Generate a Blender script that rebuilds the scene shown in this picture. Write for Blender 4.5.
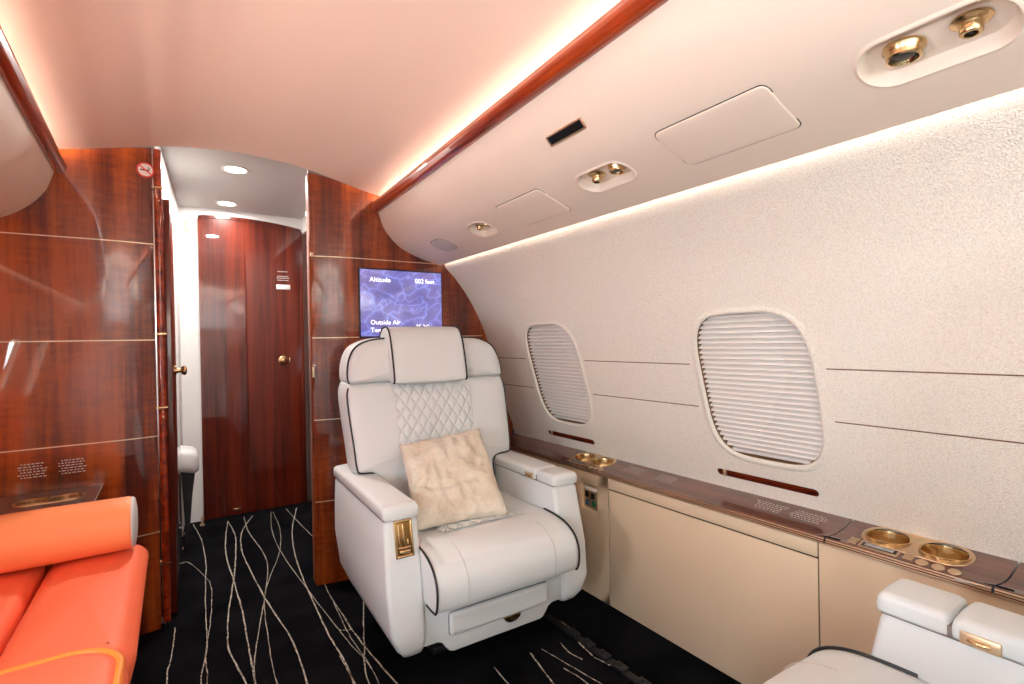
import bpy, bmesh, math, random, bisect
from mathutils import Vector, Matrix, noise
from mathutils.geometry import delaunay_2d_cdt
random.seed(7)
sc = bpy.context.scene
for o in list(bpy.data.objects): bpy.data.objects.remove(o)
col = sc.collection

# ---------------------------------------------------------------- camera, light, exposure
CAM_R = Matrix(((0.8329, 0.0180, -0.5531), (-0.5531, -0.0073, -0.8331), (-0.0190, 0.9998, 0.0039)))
cam_d = bpy.data.cameras.new('camera'); cam_d.sensor_width = 36; cam_d.lens = 36*509/1024; cam_d.clip_start = .02
cam = bpy.data.objects.new('camera', cam_d); col.objects.link(cam)
cam.location = (0, 0, 1.10)
CAM_R.normalize() if hasattr(CAM_R, 'normalize') else None
cam.rotation_euler = CAM_R.to_euler(); sc.camera = cam
sc.view_settings.view_transform = 'Standard'; sc.view_settings.look = 'None'
sc.view_settings.gamma = 1; sc.view_settings.use_curve_mapping = False
sc.view_settings.exposure = 0.60
sc.cycles.use_denoising = True
sc.cycles.max_bounces = 12; sc.cycles.diffuse_bounces = 6; sc.cycles.glossy_bounces = 5
sc.cycles.sample_clamp_indirect = 6
w = bpy.data.worlds.new('daylight'); sc.world = w; w.use_nodes = True
w.node_tree.nodes['Background'].inputs[0].default_value = (.75, .85, 1, 1)
w.node_tree.nodes['Background'].inputs[1].default_value = .02
def area_light(name, loc, rot, sx, sy, power, color, shape='RECTANGLE', spread=180):
    l = bpy.data.lights.new(name, 'AREA'); l.shape = shape; l.size = sx
    if shape == 'RECTANGLE': l.size_y = sy
    l.energy = power; l.color = color; l.spread = math.radians(spread)
    o = bpy.data.objects.new(name, l); o.location = loc; o.rotation_euler = rot; col.objects.link(o); return o
WARM = (.93, .975, 1); COVE = (1, .95, .92)
XC = .245                                       # cabin centre line
# added fill lamp, aimed up to bounce off the unseen ceiling behind the camera
area_light('added_rear_fill', (XC, -1.0, 1.32), (math.radians(180), 0, 0), 1.0, .9, 27, (.80, .93, 1))
for y in (-1.047, -.077, .893):                  # added fill lamps outside the unseen left windows, standing in for daylight
    area_light('window_daylight', (-1.13, y, .98), (0, math.radians(-80), 0), .56, .42, 20, (.80, .93, 1))
# ---------------------------------------------------------------- helpers
def tag(o, label=None, cat=None, group=None, kind=None):
    if label: o['label'] = label
    if cat: o['category'] = cat
    if group: o['group'] = group
    if kind: o['kind'] = kind
    return o
def thing(name, label, cat, loc=(0, 0, 0), group=None, rz=0):
    o = bpy.data.objects.new(name, None); col.objects.link(o); o.location = loc; o.rotation_euler.z = rz
    o.empty_display_size = .05
    return tag(o, label, cat, group)
class MB:
    """collects shapes for ONE mesh object"""
    def __init__(s): s.v = []; s.f = []; s.m = []
    def add(s, vs, fs, mi=0, M=None):
        b = len(s.v)
        s.v += [tuple(M @ Vector(p)) if M else tuple(p) for p in vs]
        s.f += [tuple(i+b for i in f) for f in fs]; s.m += [mi]*len(fs); return s
    def box(s, x0, x1, y0, y1, z0, z1, r=0, seg=2, mi=0, M=None):
        bm = bmesh.new(); bmesh.ops.create_cube(bm, size=1)
        for v in bm.verts:
            v.co = ((x0+x1)/2+v.co.x*(x1-x0), (y0+y1)/2+v.co.y*(y1-y0), (z0+z1)/2+v.co.z*(z1-z0))
        if r > 0: bmesh.ops.bevel(bm, geom=bm.edges[:], offset=r, segments=seg, affect='EDGES', profile=.5, clamp_overlap=True)
        bm.verts.index_update()
        s.add([v.co.copy() for v in bm.verts], [[v.index for v in f.verts] for f in bm.faces], mi, M); bm.free(); return s
    def tube(s, pts, r, n=8, mi=0, closed=False, M=None):
        P = [Vector(p) for p in pts]; m = len(P); vs = []; fs = []; up = Vector((0, 0, 1))
        prev = None
        for i, p in enumerate(P):
            a = P[(i-1) % m] if (closed or i > 0) else p; b = P[(i+1) % m] if (closed or i < m-1) else p
            t = (b-a).normalized()
            if prev is None:
                q = t.cross(up) if abs(t.dot(up)) < .9 else t.cross(Vector((1, 0, 0)))
            else: q = prev - t*prev.dot(t)
            q.normalize(); prev = q; w_ = t.cross(q)
            rr = r(i/(m-1)) if callable(r) else r
            for k in range(n):
                an = 2*math.pi*k/n; vs.append(p+(q*math.cos(an)+w_*math.sin(an))*rr)
        for i in range(m if closed else m-1):
            for k in range(n):
                a = i*n+k; b = i*n+(k+1) % n; c = ((i+1) % m)*n
                fs.append((a, b, c+(k+1) % n, c+k))
        if not closed: fs.append(tuple(range(n))[::-1]); fs.append(tuple((m-1)*n+k for k in range(n)))
        return s.add(vs, fs, mi, M)
    def lathe(s, prof, n=32, mi=0, M=None, cap0=True, cap1=True):
        """prof = [(r, z)...] round the local z axis"""
        vs = []; fs = []; m = len(prof)
        for r, z in prof:
            for k in range(n):
                a = 2*math.pi*k/n; vs.append((r*math.cos(a), r*math.sin(a), z))
        for i in range(m-1):
            for k in range(n): fs.append((i*n+k, i*n+(k+1) % n, (i+1)*n+(k+1) % n, (i+1)*n+k))
        if cap0: fs.append(tuple(range(n))[::-1])
        if cap1: fs.append(tuple((m-1)*n+k for k in range(n)))
        return s.add(vs, fs, mi, M)
    def loft(s, secs, closed=True, cap=True, mi=0, M=None):
        n = len(secs[0]); vs = [p for q in secs for p in q]; fs = []
        for i in range(len(secs)-1):
            for k in range(n if closed else n-1):
                fs.append((i*n+k, i*n+(k+1) % n, (i+1)*n+(k+1) % n, (i+1)*n+k))
        if cap and closed: fs.append(tuple(range(n))[::-1]); fs.append(tuple((len(secs)-1)*n+k for k in range(n)))
        return s.add(vs, fs, mi, M)
    def build(s, name, mats, parent=None, smooth=True, angle=40, kind=None):
        me = bpy.data.meshes.new(name); me.from_pydata(s.v, [], s.f)
        for m in (mats if isinstance(mats, (list, tuple)) else [mats]): me.materials.append(m)
        me.polygons.foreach_set('material_index', s.m)
        bm = bmesh.new(); bm.from_mesh(me); bmesh.ops.remove_doubles(bm, verts=bm.verts, dist=1e-5)
        if not getattr(s, 'keep', False): bmesh.ops.recalc_face_normals(bm, faces=bm.faces)
        bm.to_mesh(me); bm.free()
        if smooth:
            me.polygons.foreach_set('use_smooth', [True]*len(me.polygons))
            try: me.set_sharp_from_angle(angle=math.radians(angle))
            except Exception: pass
        o = bpy.data.objects.new(name, me); col.objects.link(o)
        if parent: o.parent = parent
        if kind: o['kind'] = kind
        return o
def catmull(P, n=12, closed=False):
    D = len(P[0]); out = []
    if closed: Q = [P[-1]]+list(P)+[P[0], P[1]]
    else: Q = [tuple(2*P[0][j]-P[1][j] for j in range(D))]+list(P)+[tuple(2*P[-1][j]-P[-2][j] for j in range(D))]
    for i in range(1, len(Q)-2):
        a, b, c, d = Q[i-1], Q[i], Q[i+1], Q[i+2]
        for k in range(n):
            t = k/n
            out.append(tuple(.5*((2*b[j])+(c[j]-a[j])*t+(2*a[j]-5*b[j]+4*c[j]-d[j])*t*t+(-a[j]+3*b[j]-3*c[j]+d[j])*t**3) for j in range(D)))
    if not closed: out.append(tuple(P[-1]))
    return out
class Prof:
    def __init__(s, P, n=12):
        s.p = catmull(P, n); s.L = [0]
        for a, b in zip(s.p, s.p[1:]): s.L.append(s.L[-1]+math.dist(a, b))
        s.len = s.L[-1]
    def at(s, t):
        t = min(max(t, 0), s.len-1e-9); i = min(bisect.bisect_right(s.L, t)-1, len(s.p)-2)
        k = (t-s.L[i])/(s.L[i+1]-s.L[i]); return tuple(s.p[i][j]*(1-k)+s.p[i+1][j]*k for j in (0, 1))
    def nrm(s, t):
        a = s.at(t-.004); b = s.at(t+.004); dx, dz = b[0]-a[0], b[1]-a[1]; l = math.hypot(dx, dz)
        return (-dz/l, dx/l)
WALL = Prof([(1.625,.50),(1.612,.566),(1.553,.715),(1.49,.92),(1.437,1.09),(1.387,1.21),(1.316,1.335),(1.241,1.43),(1.185,1.487),(1.165,1.54),(1.16,1.60)])
BIN = Prof([(.833,1.728),(.865,1.645),(.939,1.569),(1.045,1.522),(1.155,1.494)])
def wallpt(y, s, d=0):                            # d > 0 towards the cabin
    x, z = WALL.at(s); n = WALL.nrm(s); return (x+n[0]*d, y, z+n[1]*d)
def binpt(y, s, d=0):                             # d > 0 down into the cabin
    x, z = BIN.at(s); n = BIN.nrm(s); w_ = 1-s/BIN.len
    return (x-.03*(2.4-y)*w_-n[0]*d, y, z-n[1]*d)
def mirx(f): return lambda y, s, d=0: (2*XC-f(y, s, d)[0], f(y, s, d)[1], f(y, s, d)[2])
def ceil_z(x):
    d = abs(x-XC)
    pts = [(0,1.905),(.1,1.9017),(.2,1.8918),(.3,1.8753),(.4,1.8522),(.5,1.826),(.56,1.814),(.61,1.806),(.67,1.838),(.74,1.855),(.85,1.858),(1.2,1.858)]
    for (a, za), (b, zb) in zip(pts, pts[1:]):
        if d <= b: return za+(zb-za)*(d-a)/(b-a)
    return 1.858
def rrect(cx, cy, hx, hy, r, n=6):                # rounded rectangle, counter-clockwise
    out = []
    for qx, qy, a0 in ((1, 1, 0), (-1, 1, 90), (-1, -1, 180), (1, -1, 270)):
        for k in range(n+1):
            a = math.radians(a0+90*k/n); out.append((cx+qx*(hx-r)+r*math.cos(a), cy+qy*(hy-r)+r*math.sin(a)))
    return out
def superell(cx, cy, hx, hy, e=4, n=56):
    out = []
    for k in range(n):
        a = 2*math.pi*k/n; c, s_ = math.cos(a), math.sin(a)
        out.append((cx+hx*math.copysign(abs(c)**(2/e), c), cy+hy*math.copysign(abs(s_)**(2/e), s_)))
    return out
def inpoly(p, poly):
    c = False; j = len(poly)-1
    for i in range(len(poly)):
        a, b = poly[i], poly[j]
        if (a[1] > p[1]) != (b[1] > p[1]) and p[0] < (b[0]-a[0])*(p[1]-a[1])/(b[1]-a[1])+a[0]: c = not c
        j = i
    return c
def offset(poly, d):                               # d > 0 grows a counter-clockwise outline
    n = len(poly); out = []
    for i in range(n):
        a, b, c = poly[i-1], poly[i], poly[(i+1) % n]
        e = (c[0]-a[0], c[1]-a[1]); l = math.hypot(*e) or 1
        out.append((b[0]+e[1]/l*d, b[1]-e[0]/l*d))
    return out
def sheet(mb, us, vs, holes, fn, mi=0, inside=None):
    """curved sheet over the grid us x vs with outlines cut out; fn(u, v) -> point"""
    pts = []; edges = []
    def free(p):
        for h in holes:
            for q in h['out']:
                if (q[0]-p[0])**2+(q[1]-p[1])**2 < .006**2: return False
            if inpoly(p, h['out']): return False
        return True
    for h in holes: h['out'] = h if False else h['out']
    for u in us:
        for v in vs:
            edge = u in (us[0], us[-1]) or v in (vs[0], vs[-1])
            if edge or free((u, v)): pts.append(Vector((u, v)))
    for h in holes:
        b = len(pts); n = len(h['out'])
        pts += [Vector(q) for q in h['out']]; edges += [(b+i, b+(i+1) % n) for i in range(n)]
    V, E_, F, *_ = delaunay_2d_cdt(pts, edges, [], 0, 1e-6)
    fs = []
    for f in F:
        c = (sum(V[i][0] for i in f)/len(f), sum(V[i][1] for i in f)/len(f))
        if any(inpoly(c, h['out']) for h in holes): continue
        if inside and not inpoly(c, inside): continue
        fs.append(tuple(f))
    mb.add([fn(p[0], p[1]) for p in V], fs, mi)
def rings(mb, outline, steps, fn, mi=0, cap=True):
    """steps = [(shrink, depth)...]; walls of a recess or raised pad over fn(u, v, d)"""
    secs = [[fn(p[0], p[1], dep) for p in offset(outline, -sh)] for sh, dep in steps]
    mb.loft(secs, cap=False, mi=mi)
    if cap:
        last = offset(outline, -steps[-1][0]); dep = steps[-1][1]; n = len(last)
        cx = sum(p[0] for p in last)/n; cy = sum(p[1] for p in last)/n
        secs = []
        for k in range(5):
            t = 1-k/5; secs.append([fn(cx+(p[0]-cx)*t, cy+(p[1]-cy)*t, dep) for p in last])
        mb.loft(secs, cap=False, mi=mi)
        b = len(mb.v); inner = secs[-1]
        mb.add(inner+[fn(cx, cy, dep)], [(i, (i+1) % n, n) for i in range(n)], mi)
def frange(a, b, n): return [a+(b-a)*i/n for i in range(n+1)]
def text_mesh(body, size, M, mat, name, parent=None, depth=.0006, align='LEFT'):
    cu = bpy.data.curves.new(name, 'FONT'); cu.body = body; cu.size = size; cu.extrude = depth; cu.align_x = align; cu.resolution_u = 3
    o = bpy.data.objects.new(name+'_tmp', cu); col.objects.link(o)
    bpy.context.view_layer.update()
    me = bpy.data.meshes.new_from_object(o.evaluated_get(bpy.context.evaluated_depsgraph_get()))
    bpy.data.objects.remove(o); bpy.data.curves.remove(cu)
    me.materials.clear(); me.materials.append(mat); me.transform(M)
    r = bpy.data.objects.new(name, me); col.objects.link(r); r.parent = parent
    return r

# ---------------------------------------------------------------- materials
def mat(name, base=(.8, .8, .8), rough=.5, metal=0, coat=0, coat_r=.03, spec=.5, sheen=0, emit=None, es=0, trans=0):
    m = bpy.data.materials.new(name); m.use_nodes = True; b = m.node_tree.nodes['Principled BSDF']
    b.inputs['Base Color'].default_value = (*base, 1); b.inputs['Roughness'].default_value = rough
    b.inputs['Metallic'].default_value = metal; b.inputs['Coat Weight'].default_value = coat
    b.inputs['Coat Roughness'].default_value = coat_r; b.inputs['Coat IOR'].default_value = 1.6; b.inputs['Specular IOR Level'].default_value = spec
    b.inputs['Sheen Weight'].default_value = sheen
    if emit: b.inputs['Emission Color'].default_value = (*emit, 1); b.inputs['Emission Strength'].default_value = es
    if trans: b.inputs['Transmission Weight'].default_value = trans
    m['b'] = 1; return m
def N(m): return m.node_tree.nodes, m.node_tree.links, m.node_tree.nodes['Principled BSDF']
def coords(m, scale, kind='Object', rot=(0, 0, 0)):
    n, l, b = N(m); tc = n.new('ShaderNodeTexCoord'); mp = n.new('ShaderNodeMapping')
    mp.inputs['Scale'].default_value = scale; mp.inputs['Rotation'].default_value = rot
    l.new(tc.outputs[kind], mp.inputs[0]); return mp.outputs[0]
def noise_n(m, vec, scale, detail=3, rough=.5, dist=0):
    n, l, b = N(m); t = n.new('ShaderNodeTexNoise'); t.inputs['Scale'].default_value = scale
    t.inputs['Detail'].default_value = detail; t.inputs['Roughness'].default_value = rough; t.inputs['Distortion'].default_value = dist
    l.new(vec, t.inputs['Vector']); return t.outputs[0]
def ramp(m, fac, stops):
    n, l, b = N(m); r = n.new('ShaderNodeValToRGB'); l.new(fac, r.inputs[0]); e = r.color_ramp.elements
    while len(e) < len(stops): e.new(.5)
    for k, (p, c) in enumerate(stops): e[k].position = p; e[k].color = (*c, 1) if len(c) == 3 else c
    return r.outputs[0]
def bump(m, h, strength, dist=.002, prev=None):
    n, l, b = N(m); t = n.new('ShaderNodeBump'); t.inputs['Strength'].default_value = strength; t.inputs['Distance'].default_value = dist
    l.new(h, t.inputs['Height'])
    if prev: l.new(prev, t.inputs['Normal'])
    l.new(t.outputs[0], b.inputs['Normal']); return t.outputs[0]
def math_n(m, op, a, b_=None, c=None):
    n, l, b = N(m); t = n.new('ShaderNodeMath'); t.operation = op
    for i, x in enumerate((a, b_, c)):
        if x is None: continue
        if isinstance(x, (int, float)): t.inputs[i].default_value = x
        else: l.new(x, t.inputs[i])
    return t.outputs[0]
def mixc(m, fac, a, b_, mode='MIX'):
    n, l, b = N(m); t = n.new('ShaderNodeMix'); t.data_type = 'RGBA'; t.blend_type = mode
    if isinstance(fac, (int, float)): t.inputs[0].default_value = fac
    else: l.new(fac, t.inputs[0])
    for i, x in ((6, a), (7, b_)):
        if isinstance(x, tuple): t.inputs[i].default_value = (*x, 1)
        else: l.new(x, t.inputs[i])
    return t.outputs[2]
def link(m, out, inp): n, l, b = N(m); l.new(out, b.inputs[inp])

def wood(name, stretch, dark, mid, light, coat=1.0, fig=True, stripe=9, seed=0, spec=.2):
    """stretch = scale vector, small along the grain"""
    m = mat(name, rough=.35, coat=coat, coat_r=.025, spec=spec)
    v = coords(m, tuple(stripe*s for s in stretch))
    a = noise_n(m, v, 1.0, 6, .62, .35)
    v3 = coords(m, tuple(stripe*9*s for s in stretch)); fine = noise_n(m, v3, 1.0, 3, .6)
    f = math_n(m, 'ADD', math_n(m, 'MULTIPLY', a, .9), math_n(m, 'MULTIPLY', fine, .22))
    if fig:
        s2 = tuple(16+54*(1-s) for s in stretch); v2 = coords(m, s2)
        g = noise_n(m, v2, 1.0, 3, .55, .6)
        f = math_n(m, 'ADD', f, math_n(m, 'MULTIPLY', math_n(m, 'SUBTRACT', g, .5), .17))
        v4 = coords(m, (2.3, 2.3, 2.3)); f = math_n(m, 'ADD', f, math_n(m, 'MULTIPLY', math_n(m, 'SUBTRACT', noise_n(m, v4, 1, 2), .5), .35))
    c = ramp(m, f, [(.34, dark), (.50, mid), (.68, light)])
    link(m, c, 'Base Color'); return m
M = {}
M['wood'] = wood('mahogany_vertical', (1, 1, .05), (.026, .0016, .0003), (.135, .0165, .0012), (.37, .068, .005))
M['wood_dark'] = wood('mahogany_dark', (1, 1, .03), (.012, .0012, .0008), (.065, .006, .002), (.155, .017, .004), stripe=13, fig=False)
M['wood_y'] = wood('mahogany_rail', (1, .05, 1), (.05, .003, .001), (.20, .016, .002), (.40, .050, .006), stripe=22, fig=False)
M['wood_ledge'] = wood('mahogany_ledge', (1, .06, 1), (.030, .007, .004), (.095, .024, .012), (.18, .055, .026), stripe=20, fig=False, spec=.5)
def leather(name, base, rough=.42, bs=.12, scale=420, sheen=0):
    m = mat(name, base, rough, sheen=sheen, spec=.4)
    v = coords(m, (1, 1, 1)); h = noise_n(m, v, scale, 2)
    hb = bump(m, h, bs, .001); n2 = noise_n(m, v, 9, 2)
    bump(m, n2, .10, .01, hb); return m
M['white_leather'] = leather('white_leather', (.685, .71, .71))
M['bin_leather'] = leather('cream_overhead_leather', (.84, .715, .60), .5, .25, 300)
M['ceiling'] = leather('blush_ceiling_suede', (.84, .62, .50), .9, .3, 500)
M['dado'] = leather('tan_side_leather', (.70, .545, .375), .5, .2, 350)
M['piping'] = mat('black_piping', (.012, .012, .014), .4)
M['groove'] = mat('brown_groove', (.20, .10, .045), .7)
M['soft_gap'] = mat('taupe_gap', (.22, .18, .16), .8)
M['seam'] = mat('dark_gap', (.02, .016, .014), .8)
M['thread'] = mat('pale_thread', (.60, .55, .52), .8)
M['orange'] = leather('orange_leather', (.97, .19, .085), .5, .1)
M['orange_light'] = leather('apricot_leather', (1.0, .33, .13), .5, .1)
M['amber'] = mat('amber_piping', (1.0, .30, .045), .45)
M['brass'] = mat('brushed_brass', (.66, .47, .25), .25, 1)
M['brass_soft'] = mat('satin_brass', (.74, .56, .37), .42, 1)
M['chrome'] = mat('bright_steel', (.78, .77, .76), .18, 1)
M['black'] = mat('black_plastic', (.012, .012, .013), .4)
M['dark_metal'] = mat('dark_anodised_metal', (.022, .022, .024), .4, .4)
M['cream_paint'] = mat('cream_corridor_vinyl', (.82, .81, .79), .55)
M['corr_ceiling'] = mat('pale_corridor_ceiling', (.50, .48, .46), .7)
M['white_plastic'] = mat('white_plastic', (.78, .76, .73), .35)
M['lens'] = mat('dark_lens', (.015, .015, .018), .08)
M['lamp'] = mat('lamp_diffuser', (1, 1, 1), .5, emit=(1, .95, .90), es=14)
M['strip'] = mat('cove_light_strip', (1, 1, 1), .5, emit=COVE, es=42)
M['strip_wall'] = mat('wall_wash_strip', (1, 1, 1), .5, emit=(1, .94, .91), es=13)
M['shade'] = mat('pleated_shade_fabric', (.86, .82, .78), .75)
M['label_w'] = mat('placard_print', (.62, .58, .55), .5)
M['grey_fab'] = mat('grey_white_vinyl', (.74, .73, .73), .45)
# textured wall covering
m = M['wall'] = mat('pebbled_wall_covering', (.80, .70, .585), .65)
v = coords(m, (1, 1, 1)); a = noise_n(m, v, 250, 3, .6)
n_, l_, b_ = N(m); vo = n_.new('ShaderNodeTexVoronoi'); vo.inputs['Scale'].default_value = 290; l_.new(v, vo.inputs['Vector'])
bump(m, math_n(m, 'ADD', a, vo.outputs[0]), .9, .0024)
link(m, ramp(m, a, [(.36, (.80, .73, .63)), (.5, (.895, .835, .735)), (.65, (.93, .88, .79))]), 'Base Color')
# quilted leather: diamond stitching
m = M['quilt'] = mat('quilted_white_leather', (.685, .71, .708), .42, spec=.4)
def quilt(m, cell=.045):
    n, l, b = N(m); tc = n.new('ShaderNodeTexCoord'); uv = n.new('ShaderNodeSeparateXYZ'); l.new(tc.outputs['UV'], uv.inputs[0])
    hs = []
    for sg in (1, -1):
        t = math_n(m, 'ADD', math_n(m, 'DIVIDE', uv.outputs[0], cell), math_n(m, 'MULTIPLY', math_n(m, 'DIVIDE', uv.outputs[1], cell*1.45), sg))
        fr = math_n(m, 'FRACT', math_n(m, 'ADD', t, 50.0)); hs.append(math_n(m, 'ABSOLUTE', math_n(m, 'SINE', math_n(m, 'MULTIPLY', fr, math.pi))))
    h = math_n(m, 'POWER', math_n(m, 'MINIMUM', hs[0], hs[1]), .45)
    bump(m, h, .75, .007)
quilt(M['quilt'])
# carpet
m = M['carpet'] = mat('black_carpet', (.006, .006, .007), 1, spec=.04)
v = coords(m, (1, 1, 1)); bump(m, noise_n(m, v, 260, 2), .7, .004)
link(m, ramp(m, noise_n(m, v, 5, 3), [(.35, (.003, .003, .004)), (.7, (.009, .009, .011))]), 'Base Color')
m = M['carpet_line'] = mat('cream_carpet_thread', (.55, .49, .40), .95, spec=.1)
v = coords(m, (1, 1, 1)); link(m, ramp(m, noise_n(m, v, 130, 2), [(.38, (.12, .10, .08)), (.52, (.62, .56, .47))]), 'Base Color')
# plush pillow
m = M['plush'] = mat('cream_plush', (.80, .69, .52), .95, sheen=.35, spec=.1)
v = coords(m, (1, 1, 1)); link(m, ramp(m, noise_n(m, v, 14, 4, .6, .8), [(.3, (.62, .53, .40)), (.55, (.73, .66, .54)), (.75, (.80, .75, .67))]), 'Base Color')
h1 = bump(m, noise_n(m, v, 420, 2), .5, .003); bump(m, noise_n(m, v, 16, 4, .6, 1), .6, .014, h1)
# map screen: blue water-like picture, toned lavender to paint in the room's reflection
m = M['screen'] = mat('lit_map_screen', (.01, .01, .02), .15, coat=1, coat_r=.02)
v = coords(m, (1, 1, 1.5)); wn = noise_n(m, v, 6, 3, .5, .5)
n_, l_, b_ = N(m); vm = n_.new('ShaderNodeVectorMath'); vm.operation = 'ADD'; l_.new(v, vm.inputs[0])
mm = math_n(m, 'MULTIPLY', wn, .35); l_.new(mm, vm.inputs[1])
vo = n_.new('ShaderNodeTexVoronoi'); vo.feature = 'DISTANCE_TO_EDGE'; vo.inputs['Scale'].default_value = 8; l_.new(vm.outputs[0], vo.inputs['Vector'])
fil = ramp(m, vo.outputs[0], [(0, (.30, .36, .85)), (.045, (.17, .15, .45)), (.3, (.12, .10, .28))])
fil2 = mixc(m, .5, fil, ramp(m, wn, [(.3, (.05, .06, .34)), (.7, (.32, .27, .48))]), 'ADD')
link(m, fil2, 'Emission Color'); N(m)[2].inputs['Emission Strength'].default_value = .62
M['screen_text'] = mat('lit_screen_text', (.9, .9, .9), .5, emit=(1, 1, 1), es=1.0)
M['red'] = mat('sign_red', (.70, .03, .02), .4); M['sign_white'] = mat('sign_white', (.85, .83, .80), .4)
m = M['glass'] = bpy.data.materials.new('window_glass'); m.use_nodes = True; nn = m.node_tree.nodes; nn.clear()
o_ = nn.new('ShaderNodeOutputMaterial'); mx = nn.new('ShaderNodeMixShader'); tr = nn.new('ShaderNodeBsdfTransparent'); gl = nn.new('ShaderNodeBsdfGlossy')
gl.inputs['Roughness'].default_value = .02; mx.inputs[0].default_value = .07
for a, b in ((tr.outputs[0], mx.inputs[1]), (gl.outputs[0], mx.inputs[2]), (mx.outputs[0], o_.inputs[0])): m.node_tree.links.new(a, b)
# ---------------------------------------------------------------- the shell
Y0, Y1 = -1.6, 2.40
WY = (-1.047, -.077, .893, 1.863); WS, WHY, WHS = 0.4572, .181, .243
SS = 0.1326
def wall_side(name, fn, slots):
    mb = MB(); holes = [{'out': offset(superell(y, WS, WHY, WHS, 3.9), .0212)} for y in WY]
    holes += [{'out': offset(rrect(y+.034, SS, .166, .0095, .0094, 4), .0022)} for y in slots]
    sheet(mb, frange(Y0, Y1+.01, 66), frange(0, WALL.len, 40), holes, lambda a, b: fn(a, b, 0))
    for s in (0.5322, 0.3782):
        ys = [Y0]+[q for y in WY for q in (y-.218, y+.218)]+[Y1]
        for a, b in zip(ys[0::2], ys[1::2]):
            if b-a > .02:
                mb.loft([[fn(y, s-.0017, .0009), fn(y, s+.0017, .0009)] for y in frange(a, b, 6)], closed=False, cap=False, mi=1)
    return mb.build(name, [M['wall'], M['groove']], kind='structure', angle=50)
wall_side('wall_right', wallpt, WY[1:]); wall_side('wall_left', mirx(wallpt), [])
def window(name, y, fn, shade):
    mb = MB(); o = superell(y, WS, WHY, WHS, 3.9)
    rings(mb, o, [(-.022, 0), (-.017, .0025), (-.011, .0045), (-.006, .004), (-.002, .001), (0, -.004)], fn, cap=False); rings(mb, o, [(0, -.004), (.0005, -.03)], fn, mi=1, cap=False)
    w_ = mb.build(name, [M['wall'], M['groove']], kind='structure', angle=70)
    p = MB(); po = offset(o, -.004); secs = [[fn(y+(a-y)*t, WS+(b-WS)*t, -.003) for a, b in po] for t in (1, .8, .6, .4, .2)]
    p.loft(secs, cap=False); p.add(secs[-1]+[fn(y, WS, -.003)], [(i, (i+1) % len(po), len(po)) for i in range(len(po))])
    p.build('window_pane', M['glass'], w_)
    if shade:
        q = MB(); rows = []; np_ = 28; s0, s1 = WS-WHS+.003, WS+WHS-.003
        for k in range(np_*3+1):
            s = s0+(s1-s0)*(k//3+(0, .55, .80)[k % 3])/np_; e = min(1, abs((s-WS)/WHS)); hw = WHY*(1-e**3.9)**(1/3.9)-.002
            rows.append([fn(yy, s, (-.026, -.0065, -.0105)[k % 3]) for yy in frange(y-hw, y+hw, 6)])
        q.loft(rows, closed=False, cap=False)
        so = q.build('window_shade', M['shade'], w_, smooth=False)
        r = MB(); r.loft([[fn(yy, s0+.008, -.006), fn(yy, s0+.018, -.006), fn(yy, s0+.018, -.02), fn(yy, s0+.008, -.02)] for yy in frange(y-.125, y+.125, 8)])
        r.build('bottom_rail', M['white_plastic'], so)
    return w_
for k, y in enumerate(reversed(WY)): window('window_%d' % (k+1), y, wallpt, True)
for k, y in enumerate(reversed(WY)): window('window_%d' % (k+5), y, mirx(wallpt), k == 0)
# shade sliders in their slots
for y, lab in ((1.863, 'dark wood slider slot with brass tab below the window nearest the wooden bulkhead'),
               (.893, 'dark wood slider slot with brass tab below the nearer large window'),
               (-.077, 'dark wood slider slot below the window beside the near seat')):
    t = thing('shade_slider', lab, 'shade slider', group='shade sliders under the windows')
    mb = MB(); o = rrect(y+.034, SS, .166, .0095, .0094, 4)
    rings(mb, o, [(-.003, .0015), (0, .002), (.002, -.004), (.002, -.008)], wallpt)
    mb.build('slot', M['wood_dark'], t)
    mb = MB(); mb.loft([[wallpt(yy, SS-.001, -.006), wallpt(yy, SS+.001, -.003), wallpt(yy, SS+.003, -.006)] for yy in frange(y-.125, y+.19, 6)]); mb.build('guide_rail', M['wood_y'], t)
    if y > 0:
        mb = MB(); c = wallpt(y+.172, SS+.002, .004)
        mb.box(c[0]-.006, c[0]+.006, c[1]-.005, c[1]+.005, c[2]-.010, c[2]+.012, .002); mb.build('tab', M['brass_soft'], t)
# ceiling
mb = MB(); sheet(mb, frange(Y0, Y1, 40), frange(XC-.99, XC+.99, 100), [], lambda a, b: (b, a, ceil_z(b)))
mb.build('ceiling', M['ceiling'], kind='structure')
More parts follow.
